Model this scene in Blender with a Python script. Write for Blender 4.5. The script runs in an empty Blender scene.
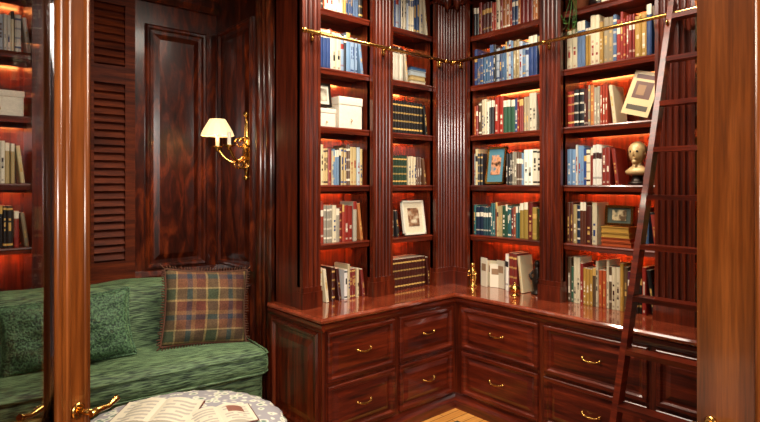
import bpy, bmesh, math, random
from mathutils import Vector, Matrix
random.seed(11)
R=random.random
CT,ST=0.657,0.754
def LD(lat,dep): return (dep*CT+lat*ST, dep*ST-lat*CT)

# ------------------------------------------------------------------ materials
def s2l(c):
    return tuple((x/12.92 if x<=0.04045 else ((x+0.055)/1.055)**2.4) for x in c)
def rgb(r,g,b): return s2l((r/255,g/255,b/255))+(1,)
def newmat(name):
    m=bpy.data.materials.new(name); m.use_nodes=True
    nt=m.node_tree; p=nt.nodes['Principled BSDF']
    return m,nt,p
def N(nt,t,**k):
    n=nt.nodes.new(t)
    for a,b in k.items():
        if hasattr(n,a): setattr(n,a,b)
        else: n.inputs[a].default_value=b
    return n
def ramp(nt,fac,stops,interp='LINEAR'):
    r=nt.nodes.new('ShaderNodeValToRGB'); cr=r.color_ramp; cr.interpolation=interp
    cr.elements[0].position=stops[0][0]; cr.elements[0].color=stops[0][1]
    cr.elements[1].position=stops[1][0]; cr.elements[1].color=stops[1][1]
    for p,c in stops[2:]:
        e=cr.elements.new(p); e.color=c
    nt.links.new(fac,r.inputs[0]); return r
def wood(name,c1,c2,c3,scale=(22,22,1.3),rough=.3,coat=.4,mul=.5,dist=.6):
    m,nt,p=newmat(name)
    tc=N(nt,'ShaderNodeTexCoord'); mp=N(nt,'ShaderNodeMapping'); mp.inputs['Scale'].default_value=scale
    nt.links.new(tc.outputs['Object'],mp.inputs[0])
    n=N(nt,'ShaderNodeTexNoise'); n.inputs['Scale'].default_value=1.6; n.inputs['Detail'].default_value=7; n.inputs['Distortion'].default_value=dist
    nt.links.new(mp.outputs[0],n.inputs['Vector'])
    r=ramp(nt,n.outputs['Fac'],[(.3,c1),(.7,c3),(.5,c2)])
    n2=N(nt,'ShaderNodeTexNoise'); n2.inputs['Scale'].default_value=9; n2.inputs['Detail'].default_value=5
    nt.links.new(mp.outputs[0],n2.inputs['Vector'])
    mx=N(nt,'ShaderNodeMixRGB',blend_type='MULTIPLY'); mx.inputs[0].default_value=mul
    r2=ramp(nt,n2.outputs['Fac'],[(.35,(.45,.4,.4,1)),(.65,(1.15,1.1,1.1,1))])
    nt.links.new(r.outputs[0],mx.inputs[1]); nt.links.new(r2.outputs[0],mx.inputs[2])
    nt.links.new(mx.outputs[0],p.inputs['Base Color'])
    p.inputs['Roughness'].default_value=rough
    p.inputs['Coat Weight'].default_value=coat; p.inputs['Coat Roughness'].default_value=.1
    return m
MAH=wood('mahogany',rgb(50,14,5),rgb(84,27,10),rgb(116,43,17))
MAHH=wood('mahogany_horizontal',rgb(54,14,5),rgb(92,28,11),rgb(124,44,18),scale=(1.6,1.6,22))
MAHD=wood('mahogany_dark',rgb(34,9,3),rgb(74,24,8),rgb(128,52,20),scale=(9,9,2.4),dist=1.2)
MAHT=wood('mahogany_top',rgb(104,40,22),rgb(136,58,33),rgb(160,78,48),scale=(4,4,4),rough=.12,coat=.9)
DOORW=wood('door_wood',rgb(88,42,12),rgb(122,62,20),rgb(148,80,30),scale=(16,16,.9),rough=.3,coat=.3)
def plain(name,c,rough=.5,metal=0,**k):
    m,nt,p=newmat(name)
    n=N(nt,'ShaderNodeTexNoise'); n.inputs['Scale'].default_value=30
    r=ramp(nt,n.outputs['Fac'],[(.3,tuple(x*.88 for x in c[:3])+(1,)),(.7,tuple(min(1,x*1.08) for x in c[:3])+(1,))])
    nt.links.new(r.outputs[0],p.inputs['Base Color'])
    p.inputs['Roughness'].default_value=rough; p.inputs['Metallic'].default_value=metal
    for a,b in k.items(): p.inputs[a.replace('_',' ')].default_value=b
    return m
BRASS=plain('polished_brass',rgb(218,170,92),.22,1)
PLASTER=plain('ceiling_plaster',rgb(190,176,150),.8)
WHITE=plain('cream_paper',rgb(232,224,204),.6)
BLACKM=plain('dark_bronze',rgb(44,34,28),.35,.6)
STONE=plain('gilded_stone',rgb(208,174,120),.4,.15)
LEAF=plain('leaf',rgb(52,92,34),.5)
TERRA=plain('terracotta',rgb(150,84,50),.7)
def emis(name,c,s):
    m,nt,p=newmat(name); p.inputs['Base Color'].default_value=c
    p.inputs['Emission Color'].default_value=c; p.inputs['Emission Strength'].default_value=s; return m
STRIP=emis('shelf_light_strip',(1,.34,.085,1),95)
SHADE=emis('lamp_shade_fabric',rgb(255,226,170),.85)
GLOWD=emis('downlight_lens',(1,.9,.75,1),12)
m,nt,p=newmat('glass'); GLASS=m
nt.nodes.remove(p)
fr=N(nt,'ShaderNodeFresnel'); fr.inputs[0].default_value=1.4
tr=N(nt,'ShaderNodeBsdfTransparent'); gl=N(nt,'ShaderNodeBsdfGlossy'); gl.inputs['Roughness'].default_value=.02
ms=N(nt,'ShaderNodeMixShader'); nt.links.new(fr.outputs[0],ms.inputs[0]); nt.links.new(tr.outputs[0],ms.inputs[1]); nt.links.new(gl.outputs[0],ms.inputs[2])
nt.links.new(ms.outputs[0],nt.nodes['Material Output'].inputs[0])
m,nt,p=newmat('book_cloth'); BOOK=m
at=N(nt,'ShaderNodeVertexColor',layer_name='Col'); nt.links.new(at.outputs[0],p.inputs['Base Color']); p.inputs['Roughness'].default_value=.38
# fabric
def fabric(name,c1,c2,sc=(3,3,60),bump=.4):
    m,nt,p=newmat(name)
    tc=N(nt,'ShaderNodeTexCoord'); mp=N(nt,'ShaderNodeMapping'); mp.inputs['Scale'].default_value=sc
    nt.links.new(tc.outputs['Object'],mp.inputs[0])
    n=N(nt,'ShaderNodeTexNoise'); n.inputs['Scale'].default_value=1.5; n.inputs['Detail'].default_value=6
    nt.links.new(mp.outputs[0],n.inputs['Vector'])
    r=ramp(nt,n.outputs['Fac'],[(.38,c1),(.62,c2)]); nt.links.new(r.outputs[0],p.inputs['Base Color'])
    b=N(nt,'ShaderNodeBump'); b.inputs['Strength'].default_value=bump; b.inputs['Distance'].default_value=.01
    nt.links.new(n.outputs['Fac'],b.inputs['Height']); nt.links.new(b.outputs[0],p.inputs['Normal'])
    p.inputs['Roughness'].default_value=.6; p.inputs['Sheen Weight'].default_value=.6; p.inputs['Sheen Roughness'].default_value=.35
    p.inputs['Sheen Tint'].default_value=rgb(170,205,150)
    return m
GREEN=fabric('green_chenille',rgb(28,48,30),rgb(106,134,92),sc=(9,60,80),bump=.9)
GREEN2=fabric('green_chenille_pillow',rgb(24,50,34),rgb(88,126,88),sc=(60,30,60),bump=.9)
FRINGE=plain('fringe',rgb(92,56,38),.9)
m,nt,p=newmat('plaid_wool'); PLAID=m
tc=N(nt,'ShaderNodeTexCoord'); sx=N(nt,'ShaderNodeSeparateXYZ'); nt.links.new(tc.outputs['Object'],sx.inputs[0])
def stripes(sock,k,ph):
    a=N(nt,'ShaderNodeMath',operation='MULTIPLY_ADD'); a.inputs[1].default_value=k; a.inputs[2].default_value=ph; nt.links.new(sock,a.inputs[0])
    f=N(nt,'ShaderNodeMath',operation='FRACT'); nt.links.new(a.outputs[0],f.inputs[0])
    return ramp(nt,f.outputs[0],[(0,rgb(96,44,32)),(.22,rgb(168,136,84)),(.27,rgb(66,74,50)),(.52,rgb(170,144,96)),(.56,rgb(116,72,48)),(.78,rgb(46,54,66)),(.9,rgb(130,92,58))],'CONSTANT')
a=stripes(sx.outputs[0],4,.3); b=stripes(sx.outputs[2],4,.1)
mx=N(nt,'ShaderNodeMixRGB'); mx.inputs[0].default_value=.5; nt.links.new(a.outputs[0],mx.inputs[1]); nt.links.new(b.outputs[0],mx.inputs[2])
nz=N(nt,'ShaderNodeTexNoise'); nz.inputs['Scale'].default_value=120; nt.links.new(tc.outputs['Object'],nz.inputs['Vector'])
rz=ramp(nt,nz.outputs['Fac'],[(.35,(.6,.6,.6,1)),(.65,(1.2,1.2,1.2,1))])
m2=N(nt,'ShaderNodeMixRGB',blend_type='MULTIPLY'); m2.inputs[0].default_value=.7; nt.links.new(mx.outputs[0],m2.inputs[1]); nt.links.new(rz.outputs[0],m2.inputs[2])
nt.links.new(m2.outputs[0],p.inputs['Base Color']); p.inputs['Roughness'].default_value=.9
# ottoman fabric
m,nt,p=newmat('ottoman_floral'); OTTO=m
tc=N(nt,'ShaderNodeTexCoord'); vo=N(nt,'ShaderNodeTexVoronoi'); vo.inputs['Scale'].default_value=22; nt.links.new(tc.outputs['Object'],vo.inputs['Vector'])
no=N(nt,'ShaderNodeTexNoise'); no.inputs['Scale'].default_value=14; no.inputs['Detail'].default_value=5; nt.links.new(tc.outputs['Object'],no.inputs['Vector'])
mm=N(nt,'ShaderNodeMath',operation='ADD'); nt.links.new(vo.outputs['Distance'],mm.inputs[0]); nt.links.new(no.outputs['Fac'],mm.inputs[1])
r=ramp(nt,mm.outputs[0],[(.6,rgb(110,132,120)),(.75,rgb(200,204,182)),(.85,rgb(236,232,212)),(1.0,rgb(160,156,160))]); nt.links.new(r.outputs[0],p.inputs['Base Color']); p.inputs['Roughness'].default_value=.85
# floor
m,nt,p=newmat('oak_floor'); FLOOR=m
tc=N(nt,'ShaderNodeTexCoord'); br=N(nt,'ShaderNodeTexBrick'); br.offset=.37
br.inputs['Color1'].default_value=rgb(228,162,84); br.inputs['Color2'].default_value=rgb(206,138,64); br.inputs['Mortar'].default_value=rgb(110,60,24)
br.inputs['Scale'].default_value=1; br.inputs['Brick Width'].default_value=.9; br.inputs['Row Height'].default_value=.07; br.inputs['Mortar Size'].default_value=.0025
nt.links.new(tc.outputs['Object'],br.inputs['Vector'])
mp=N(nt,'ShaderNodeMapping'); mp.inputs['Scale'].default_value=(3,30,1); nt.links.new(tc.outputs['Object'],mp.inputs[0])
n=N(nt,'ShaderNodeTexNoise'); n.inputs['Scale'].default_value=2; n.inputs['Detail'].default_value=6; nt.links.new(mp.outputs[0],n.inputs['Vector'])
r=ramp(nt,n.outputs['Fac'],[(.3,(.7,.62,.55,1)),(.7,(1.1,1.1,1.1,1))])
mx=N(nt,'ShaderNodeMixRGB',blend_type='MULTIPLY'); mx.inputs[0].default_value=.6
nt.links.new(br.outputs[0],mx.inputs[1]); nt.links.new(r.outputs[0],mx.inputs[2]); nt.links.new(mx.outputs[0],p.inputs['Base Color']); p.inputs['Roughness'].default_value=.25
# rug
m,nt,p=newmat('rug_wool'); RUG=m
tc=N(nt,'ShaderNodeTexCoord'); vo=N(nt,'ShaderNodeTexVoronoi'); vo.inputs['Scale'].default_value=9; nt.links.new(tc.outputs['Object'],vo.inputs['Vector'])
r=ramp(nt,vo.outputs['Distance'],[(.15,rgb(120,84,48)),(.3,rgb(40,30,26)),(.5,rgb(60,26,20)),(.8,rgb(30,40,34))]); nt.links.new(r.outputs[0],p.inputs['Base Color']); p.inputs['Roughness'].default_value=.95

# ------------------------------------------------------------------ builder
class B:
    def __init__(s): s.v=[];s.f=[];s.m=[];s.sm=[];s.c=[]
    def add(s,vs,fs,m=0,sm=False,cols=None):
        o=len(s.v); s.v+= [tuple(x) for x in vs]
        for i,f in enumerate(fs):
            s.f.append([o+j for j in f]); s.m.append(m); s.sm.append(sm)
            s.c.append(cols[i] if cols else (1,1,1,1))
    def box(s,F,u0,u1,d0,d1,z0,z1,m=0,cols=None):
        vs=[F(u,d,z) for z in (z0,z1) for d in (d0,d1) for u in (u0,u1)]
        s.add(vs,[(0,1,5,4),(2,6,7,3),(0,4,6,2),(1,3,7,5),(4,5,7,6),(0,2,3,1)],m,False,cols)
    def prism(s,F,prof,z0,z1,m=0,cap=True,sm=False):
        n=len(prof); vs=[F(u,d,z0) for u,d in prof]+[F(u,d,z1) for u,d in prof]
        fs=[(i,(i+1)%n,n+(i+1)%n,n+i) for i in range(n)]
        s.add(vs,fs,m,sm)
        if cap: s.add(vs,[tuple(range(n))[::-1],tuple(range(n,2*n))],m)
    def run(s,F,prof,u0,u1,m=0):   # profile in (d,z) extruded along u
        n=len(prof); vs=[F(u0,d,z) for d,z in prof]+[F(u1,d,z) for d,z in prof]
        s.add(vs,[(i,(i+1)%n,n+(i+1)%n,n+i) for i in range(n)]+[tuple(range(n)),tuple(range(n,2*n))[::-1]],m)
    def panel(s,F,u0,u1,z0,z1,loops,m=0,d=0):
        vs=[]
        for ins,dd in loops:
            vs+=[F(u0+ins,d+dd,z0+ins),F(u1-ins,d+dd,z0+ins),F(u1-ins,d+dd,z1-ins),F(u0+ins,d+dd,z1-ins)]
        fs=[]
        for k in range(len(loops)-1):
            for i in range(4):
                j=(i+1)%4; fs.append((4*k+i,4*k+j,4*k+4+j,4*k+4+i))
        k=4*(len(loops)-1); fs.append((k,k+1,k+2,k+3)); s.add(vs,fs,m)
    def tube(s,pts,rad,m=0,n=8,cap=True):
        pts=[Vector(p) for p in pts]; L=len(pts)
        if not isinstance(rad,(list,tuple)): rad=[rad]*L
        vs=[]; ref=None
        for i,p in enumerate(pts):
            t=(pts[min(i+1,L-1)]-pts[max(i-1,0)])
            t=t.normalized() if t.length>1e-9 else Vector((0,0,1))
            if ref is None: ref=Vector((0,0,1)) if abs(t.z)<.9 else Vector((1,0,0))
            a=ref-t*ref.dot(t); 
            if a.length<1e-4: a=t.orthogonal()
            a.normalize(); b=t.cross(a); ref=a
            for k in range(n):
                w=2*math.pi*k/n; vs.append(p+(a*math.cos(w)+b*math.sin(w))*rad[i])
        fs=[(i*n+k,i*n+(k+1)%n,(i+1)*n+(k+1)%n,(i+1)*n+k) for i in range(L-1) for k in range(n)]
        s.add(vs,fs,m,True)
        if cap: s.add(vs,[tuple(range(n)),tuple(range((L-1)*n,L*n))],m)
    def lathe(s,c,prof,m=0,n=20,axis='z',wob=None,sq=(1,1)):
        vs=[]
        for r,h in prof:
            for k in range(n):
                w=2*math.pi*k/n; rr=r*(1+(wob(w,h) if wob else 0))
                x,y=rr*math.cos(w)*sq[0],rr*math.sin(w)*sq[1]
                if axis=='z': vs.append((c[0]+x,c[1]+y,c[2]+h))
                elif axis=='x': vs.append((c[0]+h,c[1]+x,c[2]+y))
                else: vs.append((c[0]+x,c[1]+h,c[2]+y))
        L=len(prof)
        s.add(vs,[(i*n+k,i*n+(k+1)%n,(i+1)*n+(k+1)%n,(i+1)*n+k) for i in range(L-1) for k in range(n)],m,True)
    def sphere(s,c,r,m=0,n=14,sc=(1,1,1)):
        vs=[];K=n//2
        for i in range(K+1):
            a=math.pi*i/K
            for k in range(n):
                w=2*math.pi*k/n; vs.append((c[0]+r*sc[0]*math.sin(a)*math.cos(w),c[1]+r*sc[1]*math.sin(a)*math.sin(w),c[2]+r*sc[2]*math.cos(a)))
        s.add(vs,[(i*n+k,i*n+(k+1)%n,(i+1)*n+(k+1)%n,(i+1)*n+k) for i in range(K) for k in range(n)],m,True)
    def beam(s,p0,p1,w,h,side,m=0):
        p0,p1,side=Vector(p0),Vector(p1),Vector(side).normalized(); t=(p1-p0).normalized(); o=t.cross(side).normalized()
        vs=[p+side*a*w/2+o*b*h/2 for p in (p0,p1) for a,b in ((-1,-1),(1,-1),(1,1),(-1,1))]
        s.add(vs,[(0,1,2,3),(4,7,6,5),(0,4,5,1),(1,5,6,2),(2,6,7,3),(3,7,4,0)],m)
    def puff(s,F,u0,u1,d0,d1,z0,z1,r,bulge=0,m=0,ni=10,bf=0,wr=0):
        cen=((u0+u1)/2,(d0+d1)/2,(z0+z1)/2); h=((u1-u0)/2,(d1-d0)/2,(z1-z0)/2)
        def ax(hh):
            e=[0,.12,.35,.65,1]
            inner=[-hh+r+(2*hh-2*r)*i/ni for i in range(1,ni)]
            return [-hh+r*x for x in e]+inner+[hh-r*x for x in e[::-1]]
        A=[ax(x) for x in h]
        def mapp(p):
            q=[max(-(h[i]-r),min(h[i]-r,p[i])) for i in range(3)]
            d=Vector([p[i]-q[i] for i in range(3)])
            if d.length>1e-9: d=d.normalized()*r
            o=[q[i]+d[i] for i in range(3)]
            o[2]+=bulge*(1-(o[0]/h[0])**4)*(1-(o[1]/h[1])**4)*(1 if p[2]>0 else -.3)*(abs(o[2])/h[2])
            if bf: o[1]-=bf*(1-(o[0]/h[0])**4)*(1-(o[2]/h[2])**2)*max(0,-o[1]/h[1])
            if wr:
                k=math.sin(o[0]*11+1.3*math.sin(o[0]*5))*math.sin(o[1]*9+o[2]*12+o[0]*3)
                o[2]+=wr*k*(1 if p[2]>0 else 0); o[1]+=wr*k
            return F(cen[0]+o[0],cen[1]+o[1],cen[2]+o[2])
        for a,b,c in ((0,1,2),(0,2,1),(1,2,0)):
            for sg in (-1,1):
                la,lb=A[a],A[b]; vs=[]
                for x in la:
                    for y in lb:
                        p=[0,0,0]; p[a]=x;p[b]=y;p[c]=sg*h[c]; vs.append(mapp(p))
                nb=len(lb)
                s.add(vs,[(i*nb+j,(i+1)*nb+j,(i+1)*nb+j+1,i*nb+j+1) for i in range(len(la)-1) for j in range(nb-1)],m,True)
    def obj(s,name,mats,parent=None,col=False,merge=True):
        me=bpy.data.meshes.new(name); me.from_pydata(s.v,[],s.f)
        for mm in mats: me.materials.append(mm)
        for i,p in enumerate(me.polygons): p.material_index=s.m[i]; p.use_smooth=s.sm[i]
        if col:
            ca=me.color_attributes.new('Col','FLOAT_COLOR','CORNER')
            for i,p in enumerate(me.polygons):
                for l in p.loop_indices: ca.data[l].color=s.c[i]
        else:
            bm=bmesh.new(); bm.from_mesh(me)
            if merge: bmesh.ops.remove_doubles(bm,verts=bm.verts,dist=1e-5)
            bmesh.ops.recalc_face_normals(bm,faces=bm.faces); bm.to_mesh(me); bm.free()
        o=bpy.data.objects.new(name,me); bpy.context.scene.collection.objects.link(o)
        if parent: o.parent=parent
        return o
def empty(name):
    e=bpy.data.objects.new(name,None); bpy.context.scene.collection.objects.link(e); return e
def frame(ox,oy,U,Nn):
    return lambda u,d,z: (ox+U[0]*u+Nn[0]*d, oy+U[1]*u+Nn[1]*d, z)
W=lambda u,d,z:(u,d,z)
CEIL=3.2
YB=4.0
FL=frame(1.78,2.78,(1,0),(0,1))      # left upper bookcase face
FR=frame(3.155,2.78,(0,-1),(1,0))    # right upper bookcase face
FBL=frame(1.754,2.509,(1,0),(0,1))   # base left
FBR=frame(2.884,2.509,(0,-1),(1,0))  # base right
FW=frame(0,YB,(1,0),(0,1))           # alcove back wall
FS=frame(1.80,YB,(0,-1),(1,0))       # alcove side wall
# ------------------------------------------------------------------ room shell
def simplebox(name,mat,*a,F=W):
    b=B(); b.box(F,*a); return b.obj(name,[mat])
simplebox('floor',FLOOR,-2.6,3.7,-2.6,4.5,-.05,0)
simplebox('ceiling',PLASTER,-2.6,3.7,-2.6,4.5,CEIL,CEIL+.05)
simplebox('wall_right',MAHD,3.47,3.62,-.62,3.09,0,CEIL)
simplebox('wall_left',MAHD,-.87,-.75,1.36,4.42,0,CEIL)
simplebox('wall_side',MAHD,1.3,3.47,-.6,-.47,0,CEIL)
b=B(); b.box(W,1.80,3.62,3.09,4.42,0,CEIL)
LP=[(0,0),(0,-.012),(.012,-.022),(.026,-.02),(.038,-.004),(.06,-.002),(.10,-.014),(.105,-.014)]
b.panel(FS,.05,.60,.95,2.72,LP); b.panel(FS,.05,.60,.12,.86,LP)
for y in (.70,.76,.84):
    b.tube([FS(y,.0,0),FS(y,.0,CEIL)],.034 if y!=.76 else .022,0,12)
b.box(FS,.66,.91,-.03,0,0,.1)
b.obj('wall_alcove_side',[MAHD])
b=B(); b.box(W,.655,1.80,YB,YB+.42,0,CEIL)
b.panel(FW,1.265,1.715,.95,2.70,LP); b.panel(FW,1.265,1.715,.12,.86,LP)
b.run(FW,[(0,2.86),(-.03,2.86),(-.05,2.9),(-.05,2.95),(-.09,3.02),(-.12,3.2),(0,3.2)],.66,1.8)
b.run(FW,[(0,.86),(-.02,.865),(-.03,.9),(-.02,.935),(0,.94)],.66,1.8)
b.box(W,-.75,.655,YB+.33,YB+.42,0,CEIL)
b.obj('wall_back',[MAHD])
# entry wall (diagonal) with doorway opening
FE=lambda u,d,z:(LD(u,.55-d)[0],LD(u,.55-d)[1],z)
b=B(); b.box(FE,-1.55,-1.04,0,.12,0,CEIL); b.box(FE,1.04,1.30,0,.12,0,CEIL); b.box(FE,-1.04,1.04,0,.12,2.46,CEIL)
for sg in (-1,1):
    b.box(FE,*(sorted((sg*1.04,sg*1.02))),-.01,.13,0,2.46)
b.obj('wall_entry',[MAHD])
# downlights
b=B()
DL=[(2.35,2.1),(2.5,1.2),(1.9,2.45),(1.0,3.0),(.2,2.4),(2.3,.3)]
for x,y in DL: b.lathe((x,y,CEIL-.012),[(0,.008),(.055,.008)],1); b.lathe((x,y,CEIL-.012),[(.055,.008),(.06,0),(.08,0),(.085,.011)],0)
b.obj('recessed_downlights',[BRASS,GLOWD])

# ------------------------------------------------------------------ bookcases
SH=[1.18,1.55,1.92,2.29,2.66]
strips=B()
def pilaster(b,F,u0,u1,z0,z1):
    w=u1-u0; nf=max(3,int(w/.034)); mg=.016; fw=(w-2*mg)/nf; r=fw*.40
    prof=[(u0,.03),(u0,-.03)]
    for k in range(nf):
        c=u0+mg+fw*(k+.5)
        for q in range(7):
            a=math.pi*q/6; prof.append((c-r*math.cos(a),-.03+r*.95*math.sin(a)))
    prof+=[(u1,-.03),(u1,.03)]
    b.prism(F,prof,z0+.13,z1-.12,cap=False)
    e=.006
    b.box(F,u0-e,u1+e,-.042,.03,z0,z0+.10); b.box(F,u0-e/2,u1+e/2,-.036,.03,z0+.10,z0+.13)
    b.box(F,u0-e,u1+e,-.042,.03,z1-.12,z1-.10); b.box(F,u0,u1,-.034,.03,z1-.10,z1)
def case(F,bays,pils,name,SHz=SH,zc=.80,depth=.30,top=CEIL-.002,fl=True,L0=0):
    b=B(); L=pils[-1][1]
    for i,(a,c) in enumerate(pils):
        b.box(F,a,c,.0,depth,zc,top)
        if fl: pilaster(b,F,a,c,zc,3.02)
        else: b.box(F,a,c,-.02,0,zc,3.02)
    b.box(F,L0,L,depth-.02,depth,zc,top)
    for (a,c) in bays:
        for z in SHz:
            b.box(F,a,c,.02,depth,z-.024,z,1)
            b.run(F,[(.02,z),(.006,z-.002),(.002,z-.01),(.006,z-.02),(.008,z-.04),(.02,z-.04)],a,c,1)
            b.box(F,a,c,.195,.205,z-.06,z-.024,1)     # cleat hiding the light strip
            strips.box(F,a+.02,c-.02,.2055,.213,z-.040,z-.028)
        b.box(F,a,c,.0,depth,3.0,top)
    b.run(F,[(0,3.02),(-.05,3.02),(-.06,3.06),(-.09,3.12),(-.13,3.16),(-.14,top),(0,top)],L0,L,1)
    return b.obj(name,[MAH,MAHH])
PL=[(0,.132),(.553,.734),(1.167,1.375)]
BL=[(.132,.553),(.734,1.167)]
PR=[(0,.181),(.79,.942),(1.518,1.722),(2.33,2.5),(3.08,3.23)]
BR=[(.181,.79),(.942,1.518),(1.722,2.33),(2.5,3.08)]
caseL=case(FL,BL,PL,'built_in_bookcase')
caseR=case(FR,BR,PR,'built_in_bookcase')
FBK=frame(-.75,YB,(1,0),(0,1))
PB=[(0,.06),(.68,.74),(1.33,1.405)]; BB=[(.06,.68),(.74,1.33)]
case(FBK,BB,PB,'built_in_bookcase',SHz=[.76,1.16,1.56,1.98,2.38,2.78],zc=.1,depth=.33,fl=False)
strips.obj('shelf_light_strips',[STRIP])
for F,u,par in ((FL,1.27,caseL),(FR,.10,caseR)):
    b=B()
    for k in range(9):
        b.sphere(F(u+.03*math.cos(k*2.4),-.05-.01*math.sin(k),2.93+.012*k),.018,0,8)
    b.lathe(F(u,-.05,2.86),[(.003,0),(.02,.02),(.034,.06),(.04,.1),(.03,.13),(.0,.15)],0,10)
    b.obj('carved_corbel',[MAH],par)

# ------------------------------------------------------------------ base cabinets + counter
DLp=[(0,0),(0,-.016),(.004,-.02),(.022,-.02),(.03,-.008),(.042,-.006),(.07,-.017),(.072,-.017)]
pulls=B()
def pull(F,u,z,w=.10):
    for s in (-1,1):
        c=F(u+s*w/2,-.026,z); pulls.sphere(c,.009,0,10)
        pulls.tube([F(u+s*w/2,-.015,z),F(u+s*w/2,-.035,z)],.004,0,6)
    pts=[]
    for i in range(9):
        t=-1+2*i/8; pts.append(F(u+t*w/2,-.04-.004*(1-t*t),z-.010*(1-t*t)))
    pulls.tube(pts,[.004,.0045,.005,.006,.007,.006,.005,.0045,.004],0,8)
def base(F,cols,L,L0=0):
    b=B(); b.box(F,L0,L,0.0,.57,.09,.765); b.box(F,L0+.02,L,.035,.5,0,.09)
    b.run(F,[(0,.0),(-.022,.0),(-.022,.055),(-.012,.075),(-.006,.095),(0,.1)],L0,L,1)
    b.run(F,[(0,.72),(-.008,.725),(-.02,.745),(-.022,.765),(0,.765)],L0,L,1)
    for (a,c) in cols:
        for z0,z1 in ((.115,.405),(.425,.71)):
            b.panel(F,a+.012,c-.012,z0,z1,DLp,1)
            zc=(z0+z1)/2+.01
            pull(F,(a+c)/2,zc,.10 if c-a>.5 else .085)
    return b
bl=base(FBL,[(.02,.555),(.575,1.105)],1.13)
FEND=frame(1.754,3.085,(0,-1),(1,0))
bl.panel(FEND,.03,.55,.115,.71,LP,0); 
bl.run(FEND,[(0,.0),(-.022,.0),(-.022,.055),(-.012,.075),(-.006,.095),(0,.1)],0,.598,1)
bl.run(FEND,[(0,.72),(-.008,.725),(-.02,.745),(-.022,.765),(0,.765)],0,.6,1)
o=bl.obj('drawer_cabinet',[MAH,MAHH])
pulls.obj('drawer_pulls',[BRASS],o); pulls=B()
br_=base(FBR,[(.06,.68),(.70,1.325),(1.345,1.97),(1.99,2.5),(2.52,2.94)],2.97)
o=br_.obj('drawer_cabinet',[MAH,MAHH])
pulls.obj('drawer_pulls',[BRASS],o)
b=B()
def Lpoly(o):
    return [(1.754-o,2.509-o),(2.884-o,2.509-o),(2.884-o,-.465),(3.46,-.465),(3.46,3.08),(1.754-o,3.08)]
layers=[(.006,.765),(.02,.768),(.03,.778),(.03,.788),(.022,.797),(.016,.80)]
vs=[];n=6
for o,z in layers: vs+=[(x,y,z) for x,y in Lpoly(o)]
fs=[(k*n+i,k*n+(i+1)%n,(k+1)*n+(i+1)%n,(k+1)*n+i) for k in range(len(layers)-1) for i in range(n)]
fs+=[tuple(range(n))[::-1],tuple(range((len(layers)-1)*n,len(layers)*n))]
b.add(vs,fs); b.obj('countertop',[MAHT])

# ------------------------------------------------------------------ brass rail
ZR=2.46
b=B()
b.tube([FL(-.02,-.10,ZR),FL(1.275,-.10,ZR)],.012,0,12); b.tube([FR(.1,-.10,ZR),FR(3.1,-.10,ZR)],.012,0,12)
b.sphere((3.055,2.68,ZR),.022)
b.sphere(FL(-.03,-.10,ZR),.018)
for F,us in ((FL,(.066,.643,1.20)),(FR,(.12,.866,1.62,2.415,3.15))):
    for u in us:
        b.tube([F(u,-.03,ZR),F(u,-.10,ZR)],.007,0,10); b.sphere(F(u,-.10,ZR),.017)
        b.tube([F(u,-.03,ZR-.03),F(u,-.038,ZR-.025),F(u,-.038,ZR+.025),F(u,-.03,ZR+.03)],.011,0,8)
b.obj('brass_ladder_rail',[BRASS])

# ------------------------------------------------------------------ ladder
lad=empty('library_ladder')
b=B()
lx=lambda z: 2.257+.322*z
for y in (1.144,.72):
    b.beam((lx(.03),y,.03),(lx(2.52),y,2.52),.028,.058,(0,1,0))
z=.31
while z<2.45:
    b.box(W,lx(z)-.036,lx(z)+.036,.734,1.13,z-.012,z+.012); z+=.236
b.obj('ladder_frame',[MAHH],lad)
b=B()
for y in (1.144,.72):
    b.tube([(lx(2.5),y,2.49),(lx(2.5),y,2.53),(3.055,y,2.525),(3.075,y,2.50),(3.075,y,2.475)],.008,0,8)
    b.lathe((lx(2.4)-.035,y,2.40),[(0,-.006),(.018,-.004),(.018,.004),(0,.006)],0,14,'y')
    b.lathe((lx(.03),y,.042),[(0,-.016),(.028,-.015),(.028,.015),(0,.016)],1,16,'y')
b.obj('ladder_hardware',[BRASS,BLACKM],lad)

# ------------------------------------------------------------------ books
P=lambda *L:[rgb(*[int(h[i:i+2],16) for i in (0,2,4)]) for h in L]
PAL={
'blue':P('44688c','8ca4c0','2a447c','e0dccc','445c88','b4c0cc','6c8cae','dcd0ae','842c22','c8bea4','32466a','d8d4c8','22262e','a89468'),
'light':P('e4dcc4','d4c8a8','a8b4b8','6c88a4','bca470','ece4d0','8c352a','3c587c','8c8470','5c4434','d0c090','2c2a2a'),
'mixed':P('842820','e0d6bc','2a406c','201c1a','b0883c','345a44','a44a24','d0c4a4','50688a','5c2440','171515','ece4d0','922a20','5c4630','94866a'),
'dark':P('1e1c1c','4a1c16','1c2c44','542a18','243c2c','62402a','9a8658','641e16','c4b898'),
'white':P('e6decc','ece6d6','dccfae','c4b28c','b0a690','742820','d0ccc4','4a5068'),
'red':P('8c281e','a03c28','4c2420','d4c4a0','641a18','dcd0b0','2b3a58','b06c3a','9c9482','1e1e22'),
'teal':P('1c4048','265c5c','a0843c','1e4430','b8a470','6c2420','c8bc98','1c2c44','8c4628','46441e'),
'set':P('42180f'),'black':P('1a1818'),'cream':P('e0d4b4'),
}
GOLD=rgb(204,164,90); PAGE=rgb(220,208,182)
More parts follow.
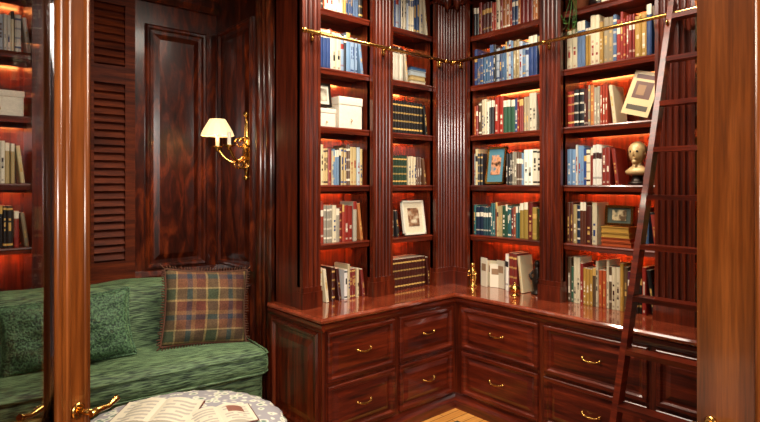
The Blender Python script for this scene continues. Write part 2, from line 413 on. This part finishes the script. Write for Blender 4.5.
def book(b,F,u,z,d,w,h,dep,col,style,lean=0,lab=None):
    lab=lab or GOLD
    rows=20; us=[0,.28,.72,1]; ds=[.004,0,0,.004]
    cl,sl=math.cos(lean),math.sin(lean)
    T=lambda x,dd,y: F(u+x*cl+y*sl, dd, z+y*cl-x*sl+(w*sl if lean>0 else 0))
    vs=[];fs=[];cs=[]
    half=tuple(.5*a+.5*c for a,c in zip(col,lab))
    a0=random.randint(4,7); a1=a0+random.randint(4,8)
    for r in range(rows+1):
        for k in range(4): vs.append(T(us[k]*w,d+ds[k],h*r/rows))
    for r in range(rows):
        for k in range(3):
            c=col
            if style=='bands' and r in (2,7,12,17): c=half if r in(7,12) else lab
            elif style=='label' and r in (13,14,15): c=lab
            elif style=='label' and r==3 : c=half
            elif style=='text' and k==1 and a0<=r<=a1 and R()<.7: c=lab if R()<.5 else half
            elif style=='text' and k==1 and r==1: c=half
            elif style=='top' and r>=16: c=lab
            elif style=='two' and (r in (1,18) or (k==1 and 8<=r<=14 and R()<.7)): c=lab
            fs.append((r*4+k,r*4+k+1,r*4+5+k,r*4+4+k)); cs.append(c)
    o=len(vs); 
    vs+=[T(0,d+dep,0),T(w,d+dep,0),T(w,d+dep,h),T(0,d+dep,h)]
    t=rows*4
    fs+=[(0,4*rows,o+3,o),(3,o+1,o+2,t+3),(o,o+3,o+2,o+1),(0,o,o+1,3,2,1)]; cs+=[col]*4
    fs+=[(t,t+1,t+2,t+3,o+2,o+3)]; cs+=[PAGE]
    b.add(vs,fs,0,False,cs)
def shelf(b,F,u0,u1,z,pal,hm=.19,hM=.27,d=.035,wm=.013,wM=.034,unif=False,lean=True,dep=.15):
    u=u0+.004; cols=PAL[pal]; run=0
    while True:
        if run<=0:
            run=random.choice([1,1,1,1,2,2,3]); c=random.choice(cols); j=.8+.35*R(); c=tuple(min(.85,x*j) for x in c[:3])+(1,)
            st=random.choice(['bands','label','text','text','text','top','two','text'])
            lum=c[0]+c[1]+c[2]; lab=random.choice([GOLD,rgb(228,218,194)]) if lum<.9 else random.choice([rgb(60,30,26),rgb(40,60,110),rgb(140,40,30),rgb(30,30,30)])
            h=hm+(hM-hm)*R(); w=wm+(wM-wm)*R()**1.3
            if unif: run=999; st='bands'; h=(hm+hM)/2; w=(wm+wM)/2; lab=GOLD
        ww=w*(1+.15*(R()-.5)) if not unif else w
        if u+ww>u1-.004: break
        hh=h*(1+.03*(R()-.5)) if not unif else h
        rem=u1-u-ww
        if lean and rem<.09 and rem>.045 and R()<.5:
            book(b,F,u+.004,z+.001,d,ww,hh,dep,c,st,-0.0,lab)
            u+=ww+.001; book(b,F,u+.006+.03,z+.002,d,.022,hh*.95,dep,random.choice(cols),'text',-.12,GOLD); break
        book(b,F,u,z+.001,d+.012*R()*(0 if unif else 1),ww,hh,dep,c,st,0,lab)
        u+=ww+.0012; run-=1
def stack(b,F,u,z,n,w,pal,d=.04):
    for i in range(n):
        c=random.choice(PAL[pal]); t=.02+.018*R(); ww=w*(.85+.15*R()); dp=.15
        b.box(F,u,u+ww,d,d+dp,z+.001,z+t*.12,0,[c]*6); b.box(F,u+.003,u+ww-.003,d+.004,d+dp,z+t*.12,z+t*.88,0,[PAGE if R()<.3 else c]*6)
        b.box(F,u,u+ww,d,d+dp,z+t*.88,z+t,0,[c]*6); z+=t+.001
    return z
bk=B()
A1=BL[0];A2=BL[1]
S=lambda i: .80 if i==0 else SH[i-1]
def sh(b,F,bay,f0,f1,i,pal,**k):
    a,c=bay; shelf(b,F,a+(c-a)*f0,a+(c-a)*f1,S(i),pal,**k)
sh(bk,FL,A1,0,.30,0,'cream',unif=True,hm=.225,hM=.225,wm=.024,wM=.024); sh(bk,FL,A1,.30,.55,0,'set',unif=True,hm=.22,hM=.22,wm=.024,wM=.024); sh(bk,FL,A1,.55,1,0,'white')
sh(bk,FL,A1,0,.98,1,'red'); sh(bk,FL,A1,0,1,2,'light',hm=.21); sh(bk,FL,A1,0,1,4,'blue',hm=.22,hM=.27); sh(bk,FL,A1,0,1,5,'mixed',hm=.22)
sh(bk,FL,A2,0,1,0,'set',unif=True,hm=.22,hM=.22,wm=.026,wM=.026); sh(bk,FL,A2,0,.32,1,'light'); 
sh(bk,FL,A2,0,.5,2,'dark',unif=True,wm=.027,wM=.027,hm=.21,hM=.21);sh(bk,FL,A2,.5,1,2,'dark',hm=.19,hM=.23); sh(bk,FL,A2,0,.98,3,'black',unif=True,wm=.026,wM=.026,hm=.23,hM=.23)
sh(bk,FL,A2,0,.55,4,'white',hm=.22,hM=.28); stack(bk,FL,A2[0]+.25,S(4),4,.17,'light'); sh(bk,FL,A2,0,1,5,'blue',hm=.25,hM=.3)
bk.obj('shelf_books',[BOOK],col=True)
bk=B()
C1,C2,C3,C4=BR
sh(bk,FR,C1,.46,.76,0,'white'); sh(bk,FR,C1,0,1,1,'teal',hm=.2,hM=.25); sh(bk,FR,C1,0,.16,2,'light'); sh(bk,FR,C1,.48,1,2,'light',hm=.2,hM=.25)
sh(bk,FR,C1,0,1,3,'mixed',hm=.21); sh(bk,FR,C1,0,1,4,'blue',hm=.21,hM=.28); sh(bk,FR,C1,0,1,5,'red',hm=.21)
sh(bk,FR,C2,0,1,0,'mixed',hm=.22,hM=.29); sh(bk,FR,C2,0,.36,1,'dark',hm=.22,hM=.28); ZST=stack(bk,FR,C2[0]+.23,S(1),4,.2,'mixed'); sh(bk,FR,C2,.78,1,1,'light')
sh(bk,FR,C2,0,.62,2,'blue',hm=.21); sh(bk,FR,C2,.88,1,2,'dark'); sh(bk,FR,C2,0,.60,3,'red',hm=.22,hM=.26); sh(bk,FR,C2,0,1,4,'mixed',hm=.24,hM=.31); sh(bk,FR,C2,0.34,1,5,'mixed')
for c in (C3,C4):
    for i in range(6): sh(bk,FR,c,0,.95,i,random.choice(['mixed','light','teal','red']))
bk.obj('shelf_books',[BOOK],col=True)
bk=B()
for (a,c) in BB:
    for z,p in ((1.16,'mixed'),(1.56,'light'),(1.98,'dark'),(2.38,'blue'),(2.78,'light')):
        if z==1.98: shelf(bk,FBK,a,c-.34,z,p)
        else: shelf(bk,FBK,a,c,z,p,hm=.22,hM=.3)
bk.obj('shelf_books',[BOOK],col=True)

# ------------------------------------------------------------------ shelf decor
wh=rgb(232,222,198)
def lidbox(F,u,z,w,h,dp,d=.04):
    b=B(); b.puff(F,u+.004,u+w-.004,d+.004,d+dp-.004,z+.001,z+h*.78,.006,0,0,3); b.puff(F,u,u+w,d,d+dp,z+h*.74,z+h,.006,0,0,3)
    b.tube([F(u+w/2,d-.002,z+h*.3),F(u+w/2,d-.012,z+h*.26),F(u+w/2,d-.002,z+h*.22)],.004,1,6)
    b.obj('storage_box',[WHITE,BRASS])
lidbox(FL,.325,1.92,.20,.21,.15); lidbox(FL,.145,1.92,.16,.12,.14)
lidbox(FBK,1.04,1.98,.26,.16,.15)
def picframe(name,F,u,z,w,h,d,fc,lean,seed,mat=BRASS):
    s,c=math.sin(lean),math.cos(lean)
    G=lambda x,dd,y: F(u+x,d+dd*c+y*s,z+y*c-dd*s+.008)
    b=B(); t=.014
    for a in ((0,w,0,t),(0,w,h-t,h),(0,t,0,h),(w-t,w,0,h)): b.box(G,a[0],a[1],-.008,.012,a[2],a[3],0)
    b.box(G,t*.8,w-t*.8,.0,.006,t*.8,h-t*.8,1); 
    b.box(G,w*.25,w*.75,-.003,0,h*.25,h*.78,2)
    b.box(G,w*.45,w*.55,.012,.018,h*.1,h*.8,0)
    m,nt,p=newmat('picture_'+str(seed)); tc=N(nt,'ShaderNodeTexCoord')
    n=N(nt,'ShaderNodeTexNoise'); n.inputs['Scale'].default_value=16+seed; n.inputs['Detail'].default_value=3; nt.links.new(tc.outputs['Object'],n.inputs['Vector'])
    r=ramp(nt,n.outputs['Fac'],[(.35,fc[0]),(.5,fc[1]),(.65,fc[2])]); nt.links.new(r.outputs[0],p.inputs['Base Color']); p.inputs['Roughness'].default_value=.3
    return b.obj(name,[mat,plain('mat_board_'+str(seed),fc[2],.6),m])
picframe('picture_frame',FL,.15,2.042,.12,.15,.05,(rgb(90,80,70),rgb(170,160,140),rgb(210,204,186)),.12,1,BLACKM)
picframe('framed_portrait',FL,.90,1.18,.22,.25,.03,(rgb(80,50,34),rgb(150,110,80),rgb(226,214,184)),.15,2,WHITE)
picframe('framed_portrait',FR,.30,1.55,.165,.27,.03,(rgb(60,40,30),rgb(214,150,110),rgb(74,124,140)),.14,3)
picframe('framed_landscape',FR,1.19,ZST,.17,.12,.06,(rgb(90,70,50),rgb(200,180,140),rgb(60,70,60)),.1,4)
b=B();G=lambda x,dd,y: FR(1.300+x*.9+y*.28,.03+dd+y*.15,1.925+y*.95-x*.27+.055)
b.box(G,0,.17,0,.004,0,.26,0,[rgb(214,190,140)]*6); b.box(G,.005,.165,.004,.02,.004,.256,0,[PAGE]*6); b.box(G,0,.17,.02,.024,0,.26,0,[rgb(120,80,40)]*6)
b.box(G,.03,.14,-.001,0,.10,.20,0,[rgb(96,56,40)]*6); b.box(G,.05,.10,-.002,-.001,.12,.18,0,[rgb(150,110,70)]*6); b.box(G,.02,.15,-.001,0,.03,.06,0,[rgb(70,60,40)]*6); b.box(G,.02,.15,-.001,0,.215,.24,0,[rgb(90,40,30)]*6)
b.obj('leaning_art_book',[BOOK],col=True)
# bust
b=B(); c=FR(1.375,.08,1.551)
b.lathe(c,[(0,0),(.05,0),(.05,.015),(.035,.02),(.028,.04),(.03,.055)],1,16)
b.lathe(c,[(.03,.055),(.062,.062),(.07,.08),(.045,.10),(.027,.115),(.026,.135)],0,18,sq=(.7,1))
b.sphere((c[0],c[1],c[2]+.185),.052,0,18,(1.05,.85,1.2))
b.sphere((c[0]+.008,c[1],c[2]+.205),.054,0,16,(1.05,.95,.95))
b.add([(c[0]-.052,c[1]-.006,c[2]+.175),(c[0]-.052,c[1]+.006,c[2]+.175),(c[0]-.07,c[1],c[2]+.172),(c[0]-.05,c[1],c[2]+.205)],[(0,1,2),(0,2,3),(1,3,2)],0)
for s in (-1,1):
    b.sphere((c[0],c[1]+s*.044,c[2]+.183),.012,0,8,(.6,.4,1)); b.sphere((c[0]-.046,c[1]+s*.018,c[2]+.195),.008,1,8)
b.sphere((c[0]-.048,c[1],c[2]+.155),.012,0,8,(.6,1.1,.4)); b.sphere((c[0]-.04,c[1],c[2]+.135),.016,0,8)
b.obj('portrait_bust',[STONE,BLACKM])
def openbook(name,cx,cy,z,ang,w=.16,h=.22,pr=0):
    ca,sa=math.cos(ang),math.sin(ang)
    b=B(); 
    G=lambda x,y,zz:(cx+x*ca-y*sa,cy+x*sa+y*ca,z+zz)
    for s in (-1,1):
        n=8
        top=[(s*w*i/n,.006+.022*math.sin(math.pi*min(1,(i/n)*1.15+.12))**.7*(1-.35*i/n)) for i in range(n+1)]
        M=14; ys=[-h/2+h*j/M for j in range(M+1)]
        vs=[G(x,y,t) for x,t in top for y in ys]; fs=[];cs=[]
        for i in range(n):
            for j in range(M):
                fs.append((i*(M+1)+j,(i+1)*(M+1)+j,(i+1)*(M+1)+j+1,i*(M+1)+j+1))
                q=wh
                if pr and 1<=i<=6 and 1<=j<=M-2 and j%2 and R()<.85: q=rgb(192,182,168)
                if pr==2 and s>0 and 2<=i<=5 and 7<=j<=11: q=rgb(150,100,84)
                cs.append(q)
        b.add(vs,fs,0,False,cs)
        vs=[]
        for x,t in top: vs+=[G(x,-h/2,t),G(x,h/2,t),G(x,-h/2,.003),G(x,h/2,.003)]
        fs=[];cs=[]
        for i in range(n):
            a=4*i; fs+=[(a,a+2,a+6,a+4),(a+1,a+5,a+7,a+3)]; cs+=[PAGE,PAGE]
        a=4*n; fs.append((a,a+1,a+3,a+2)); cs.append(PAGE); b.add(vs,fs,0,False,cs)
    b.box(G,-w-.006,w+.006,-h/2-.005,h/2+.005,0,.003,0,[rgb(96,30,26)]*6)
    return b.obj(name,[BOOK],col=True)
b=B()
for k,(a,hh,cc) in enumerate(((-.35,.21,wh),(.15,.19,rgb(220,206,170)),(.35,.17,wh),(-.2,.20,rgb(206,196,170)))):
    G=lambda x,dd,y,a=a,k=k: FR(.235+.042*k+x*math.cos(a),.06+dd+x*math.sin(a)+.025*(k%2),.802+y)
    b.box(G,0,.08,0,.010,0,hh,0,[cc]*6)
    b.box(G,.012,.068,-.001,0,hh*.55,hh*.8,0,[rgb(150,120,90)]*6)
b.obj('standing_pamphlets',[BOOK],col=True)
def figurine(name,c,mat,s=1):
    b=B(); b.lathe(c,[(0,0),(.04*s,0),(.04*s,.01*s),(.022*s,.02*s),(.03*s,.06*s),(.035*s,.09*s),(.02*s,.12*s),(.028*s,.15*s),(.012*s,.175*s)],0,14)
    b.sphere((c[0],c[1],c[2]+.195*s),.022*s,0,12,(1,1,1.2))
    for q in (-1,1): b.tube([(c[0],c[1]+q*.026*s,c[2]+.15*s),(c[0]-.01*s,c[1]+q*.05*s,c[2]+.12*s),(c[0]-.035*s,c[1]+q*.02*s,c[2]+.10*s)],.008*s,0,8)
    b.obj(name,[mat])
figurine('figurine',FR(.69,.1,.801),BLACKM,1.05); figurine('figurine',FR(.745,.18,.801),BLACKM,.9)
figurine('brass_statuette',FR(.215,-.01,.801),BRASS,.8)
b=B(); c=FR(.62,-.06,.801); b.lathe(c,[(0,0),(.03,0),(.028,.006),(.01,.014),(.02,.02),(.034,.035),(.034,.055),(.02,.07),(.006,.078),(.008,.088),(0,.095)],0,18)
b.obj('brass_bell',[BRASS])
b=B(); c=FR(1.01,.10,2.662); b.lathe(c,[(0,0),(.04,0),(.05,.07),(.055,.075),(.055,.09),(.048,.09),(.044,.075),(0,.075)],0,16)
for k in range(60):
    a=R()*6.28; r=.02+.06*R(); h=.10+.10*R()-(r*.9 if R()<.5 else 0)
    x,y,z=c[0]+r*math.cos(a)*.9-.02,c[1]+r*math.sin(a)*.8,max(c[2]+.02,c[2]+h)
    if k<16: x=c[0]-.135-.02*R(); y=c[1]+.10*(R()-.5); z=c[2]-.02-.16*R()
    w=.014+.010*R(); t=Vector((R()-.5,R()-.5,R()-.5)).normalized(); o=t.orthogonal().normalized()
    p=Vector((x,y,z)); b.add([p-t*w,p+o*w*.7,p+t*w*1.3,p-o*w*.7],[(0,1,2,3)],1)
    if k%3==0: b.tube([(c[0],c[1],c[2]+.08),((x+c[0])/2-.03,(y+c[1])/2,max(z,c[2])+.06),(x,y,z)],.0018,1,4)
b.obj('potted_ivy',[TERRA,LEAF])

# ------------------------------------------------------------------ window shutters
b=B()
b.box(FW,.66,1.185,-.02,-.001,.90,2.86)
for u0,u1 in ((.66,.70),(.905,.925),(1.12,1.185)): b.box(FW,u0,u1,-.05,-.02,.90,2.86)
for z0,z1 in ((.90,1.03),(2.24,2.36),(2.78,2.86)): b.box(FW,.66,1.185,-.048,-.02,z0,z1)
for u0,u1 in ((.70,.905),(.925,1.12)):
    for za,zb in ((1.03,2.24),(2.36,2.78)):
        z=za+.03
        while z<zb-.01:
            b.add([FW(u0,-.046,z-.018),FW(u1,-.046,z-.018),FW(u1,-.022,z+.022),FW(u0,-.022,z+.022),FW(u0,-.040,z-.022),FW(u1,-.040,z-.022),FW(u1,-.016,z+.018),FW(u0,-.016,z+.018)],
              [(0,1,2,3),(4,7,6,5),(0,4,5,1),(3,2,6,7)]); z+=.052
b.run(FW,[(0,.84),(-.05,.845),(-.07,.87),(-.07,.90),(0,.90)],.655,1.2)
SHW=wood('shutter_wood',rgb(62,22,8),rgb(96,38,14),rgb(122,54,22),scale=(1.6,1.6,18),coat=0,rough=.6)
SHW.node_tree.nodes['Principled BSDF'].inputs['Specular IOR Level'].default_value=.2
b.obj('window_1_shutters',[SHW])

# ------------------------------------------------------------------ sconce
sc=empty('wall_sconce')
b=B(); X=1.80; Y=3.47; Z=1.78
b.lathe((X-.002,Y,Z),[(0,-.04),(.025,-.036),(.055,-.014),(.065,-.004),(.065,0)],0,22,'x',sq=(1,1.9),wob=lambda w,h:.05*math.cos(10*w))
b.tube([(X-.02,Y,Z-.17),(X-.014,Y,Z-.12),(X-.014,Y,Z-.05),(X-.014,Y,Z+.1),(X-.014,Y,Z+.2),(X-.02,Y,Z+.25)],[.006,.022,.016,.022,.016,.006],0,10); b.sphere((X-.02,Y,Z+.265),.022); b.sphere((X-.02,Y,Z-.18),.02)
for s in (-1,1):
    ey=Y+s*.09; pts=[]
    for i in range(13):
        t=i/12; pts.append((X-.02-.17*t,Y+(ey-Y)*t,Z-.02-.07*math.sin(math.pi*t*1.0)+.04*t))
    b.tube(pts,.010,0,8)
    b.tube([(X-.04-.05*math.cos(a*.7)*(1-a/12),Y+s*(.035+.01*a/3),Z+.06+.05*math.sin(a*.7)*(1-a/12)) for a in range(10)],.008,0,6)
    b.tube([(X-.05-.05*math.cos(a*.7)*(1-a/12),Y+s*(.03+.01*a/3),Z-.08-.04*math.sin(a*.7)*(1-a/12)) for a in range(10)],.007,0,6)
    ex=X-.19; ez=Z+.02
    b.lathe((ex,ey,ez),[(0,-.022),(.016,-.012),(.012,0),(.038,.012),(.040,.018),(.012,.018)],0,16)
    b.lathe((ex,ey,ez),[(.013,.018),(.012,.105),(.0,.106)],1,12)
b.obj('sconce_body',[BRASS,WHITE],sc)
b=B()
ex,ey,ez=X-.19,Y+.09,Z+.11
prof=[(.11,.0),(.100,.03),(.078,.07),(.052,.115),(.049,.115),(.075,.07),(.097,.03),(.107,.0)]
b.lathe((ex,ey,ez),prof,0,56,wob=lambda w,h:.025*math.cos(14*w))
b.obj('sconce_shade',[SHADE],sc)
b=B(); b.sphere((ex,ey,ez+.04),.016,0,10,(1,1,1.6)); b.obj('sconce_bulb',[emis('bulb_glow',(1,.75,.4,1),30)],sc)
SCP=(ex,ey,ez+.04)

# ------------------------------------------------------------------ sofa
sofa=empty('sofa'); SL=1.95
b=B(); b.puff(W,-SL,0,.05,.82,.09,.40,.04,wr=.003); 
for x in (-SL+.08,-.1):
    for y in (.12,.74): b.lathe((x,y,0),[(0,0),(.02,0),(.032,.05),(.03,.095)],1,12)
b.obj('sofa_base',[GREEN,MAHD],sofa)
b=B(); b.puff(W,-SL+.2,.02,-.02,.52,.385,.53,.06,.03,0,26,wr=.007)
for zz in (.405,.515):
    b.tube([(-SL+.22,-.018,zz),(-.04,-.018,zz),(.01,.02,zz),(.022,.07,zz),(.022,.45,zz)],.007,0,6)
b.obj('sofa_seat_cushion',[GREEN],sofa)
G=lambda u,d,z:(u,d+(z-.4)*.16,z)
b=B(); b.puff(G,-SL,.0,.44,.72,.36,.93,.09,.0,0,26,.03,wr=.008)
b.tube([G(-SL+.02,.436,.85),G(-.03,.436,.85)],.008,0,6)
b.obj('sofa_back',[GREEN],sofa)
b=B(); b.puff(W,-SL-.02,-SL+.2,.0,.76,.1,.66,.09); b.obj('sofa_arm',[GREEN],sofa)
sofa.location=(1.66,2.96,0); sofa.rotation_euler=(0,0,math.radians(-6))

def pillow(name,w,h,t,mat,loc,rot,fringe=None):
    b=B(); n=22
    for s in (-1,1):
        vs=[]
        for i in range(n+1):
            for j in range(n+1):
                u=-1+2*i/n; v=-1+2*j/n
                th=max(0,(1-abs(u)**2.6)*(1-abs(v)**2.6))**.55
                pin=1-.07*(1-abs(v)**2)*abs(u)**2; pin2=1-.07*(1-abs(u)**2)*abs(v)**2
                wr=.008*math.sin(9*u+5*v)*th+.005*math.sin(14*v-6*u)*th
                vs.append((u*w/2*pin,s*(t/2*th)+wr,v*h/2*pin2))
        b.add(vs,[(i*(n+1)+j,(i+1)*(n+1)+j,(i+1)*(n+1)+j+1,i*(n+1)+j+1) for i in range(n) for j in range(n)],0,True)
    K=120
    def edge(k):
        q=4*k/K; sd=int(q)%4; f=-1+2*(q-int(q))
        u,v={0:(f,-1),1:(1,f),2:(-f,1),3:(-1,-f)}[sd]
        return (u*w/2*(1-.07*(1-v*v)*u*u),0,v*h/2*(1-.07*(1-u*u)*v*v)),(u if abs(u)>=1 else u*.3, v if abs(v)>=1 else v*.3)
    b.tube([edge(k)[0] for k in range(K+1)],.007,1 if fringe else 0,6,False)
    if fringe:
        for k in range(K):
            p,dr=edge(k); l=.022+.008*R()
            b.tube([p,(p[0]+dr[0]*l*.6,(R()-.5)*.008,p[2]+dr[1]*l*.6),(p[0]+dr[0]*l+(R()-.5)*.01,(R()-.5)*.014,p[2]+dr[1]*l+(R()-.5)*.01)],[.004,.004,.0025],1,4)
    o=b.obj(name,[mat,fringe or mat]); o.location=loc; o.rotation_euler=rot; return o
pillow('plaid_throw_pillow',.52,.47,.17,PLAID,(1.42,3.31,.778),(math.radians(-14),math.radians(5),math.radians(-12)),FRINGE)
pillow('lumbar_pillow',.66,.38,.16,GREEN2,(.66,3.38,.74),(math.radians(-16),math.radians(-4),math.radians(-10)),None)

# ------------------------------------------------------------------ ottoman, magazine, rug
simplebox('area_rug',RUG,.2,2.70,-.1,2.33,.0005,.012)
oc=(.93,2.46,0)
b=B()
b.lathe(oc,[(0,.10),(.42,.10),(.44,.14),(.44,.32),(.45,.34)],0,64)
b.lathe(oc,[(.45,.34),(.475,.35),(.49,.38),(.482,.415),(.46,.44),(.40,.46),(.27,.472),(.1,.476),(0,.476)],0,96,wob=lambda w,h:.016*math.cos(30*w) if .345<h<.45 else 0)
for k in range(4):
    a=math.pi/4+k*math.pi/2; b.lathe((oc[0]+.3*math.cos(a),oc[1]+.3*math.sin(a),.0125),[(0,0),(.018,0),(.03,.05),(.03,.1)],1,12)
b.obj('round_ottoman',[OTTO,MAHD])
openbook('open_magazine',.88,2.60,.477,math.radians(-38),.18,.26,pr=1)
openbook('open_magazine',1.08,2.36,.475,math.radians(-14),.15,.2,pr=2)

# ------------------------------------------------------------------ french doors
def door(name,H,E,stile,side,zh):
    root=empty(name)
    hx,hy=LD(*H); ex,ey=LD(*E); L=math.hypot(ex-hx,ey-hy); U=((ex-hx)/L,(ey-hy)/L)
    Nn=(-U[1],U[0])
    F=lambda u,d,z:(hx+U[0]*u+Nn[0]*d,hy+U[1]*u+Nn[1]*d,z)
    b=B(); T=.02; zt=2.42
    b.box(F,0,.11,-T,T,.02,zt); b.box(F,L-stile,L,-T,T,.02,zt)
    b.box(F,.11,L-stile,-T,T,.02,.26); b.box(F,.11,L-stile,-T,T,zt-.13,zt)
    for sgn in (-1,1):
        for u in (.11,L-stile): b.tube([F(u,sgn*(T-.004),.25),F(u,sgn*(T-.004),zt-.12)],.009,0,10)
        if side<0:
            for u in (L-stile+.026,L-.012): b.tube([F(u,sgn*(T-.004),.03),F(u,sgn*(T-.004),zt-.01)],.0085,0,10)
        b.tube([F(.11,sgn*(T-.004),.26),F(L-stile,sgn*(T-.004),.26)],.011,0,8)
    b.tube([F(L,0,.02),F(L,0,zt)],.013,0,12)
    b.obj('door_leaf',[DOORW],root)
    b=B(); b.box(F,.11,L-stile,-.003,.003,.26,zt-.13); b.obj('door_glass',[GLASS],root)
    b=B(); z=zh; uc=L-stile*.45 if side<0 else L-.05
    for sgn in (-1,1):
        dirn=1 if sgn==side else -1
        if side>0: dirn=-1
        b.tube([F(uc,sgn*T,z),F(uc,sgn*(T+.006),z),F(uc,sgn*(T+.009),z)],[.02,.02,.014],0,18)
        b.tube([F(uc,sgn*(T+.008),z),F(uc,sgn*(T+.05),z)],.008,0,10)
        b.tube([F(uc-.008*dirn,sgn*(T+.05),z),F(uc+.02*dirn,sgn*(T+.052),z+.002),F(uc+.05*dirn,sgn*(T+.05),z-.003),F(uc+.075*dirn,sgn*(T+.046),z+.003),F(uc+.085*dirn,sgn*(T+.046),z+.006)],[.009,.008,.0065,.008,.009],0,12)
    b.obj('door_handle',[BRASS],root)
door('door_1',(-1.0,.6),(-.767,1.40),.093,-1,.985)
door('door_2',(1.02,.6),(.850,1.42),.18,1,.945)

# ------------------------------------------------------------------ lights
def light(name,typ,loc,e,col,rot=(0,0,0),**k):
    l=bpy.data.lights.new(name,typ); l.energy=e; l.color=col
    for a,b_ in k.items(): setattr(l,a,b_)
    o=bpy.data.objects.new(name,l); o.location=loc; o.rotation_euler=rot; bpy.context.scene.collection.objects.link(o); return o
PW=[68,68,55,20,34,30]
for i,(x,y) in enumerate(DL):
    light('downlight_lamp','SPOT',(x,y,CEIL-.03),PW[i],(1,.86,.67),spot_size=2.4,spot_blend=.7,shadow_soft_size=.05)
light('ceiling_soft_light','AREA',(1.7,1.7,CEIL-.06),46,(1,.88,.74),shape='RECTANGLE',size=1.2,size_y=1.0)
x,y=LD(.3,-1.3)
o=light('rear_fill_light','AREA',(x,y,2.5),140,(1,.93,.84),shape='RECTANGLE',size=1.0,size_y=.7)  # added unseen fill behind the camera, brightening the room through the doorway
d=Vector((2.6,2.4,1.2))-Vector(o.location); o.rotation_euler=d.to_track_quat('-Z','Y').to_euler()
light('sconce_lamp','POINT',SCP,11,(1,.62,.3),shadow_soft_size=.02)
w=bpy.data.worlds.new('World'); bpy.context.scene.world=w; w.use_nodes=True
w.node_tree.nodes['Background'].inputs[0].default_value=(1,.9,.8,1); w.node_tree.nodes['Background'].inputs[1].default_value=.12
# ------------------------------------------------------------------ camera
cam=bpy.data.cameras.new('camera'); co=bpy.data.objects.new('camera',cam); bpy.context.scene.collection.objects.link(co)
co.location=(0,0,1.55); co.rotation_euler=(math.radians(90),0,math.atan2(ST,CT)-math.pi/2)
cam.sensor_width=36; cam.lens=25.6; cam.shift_y=-26/760; cam.clip_start=.05
bpy.context.scene.camera=co
vs_=bpy.context.scene.view_settings; vs_.view_transform='Standard'; vs_.look='None'; vs_.exposure=0
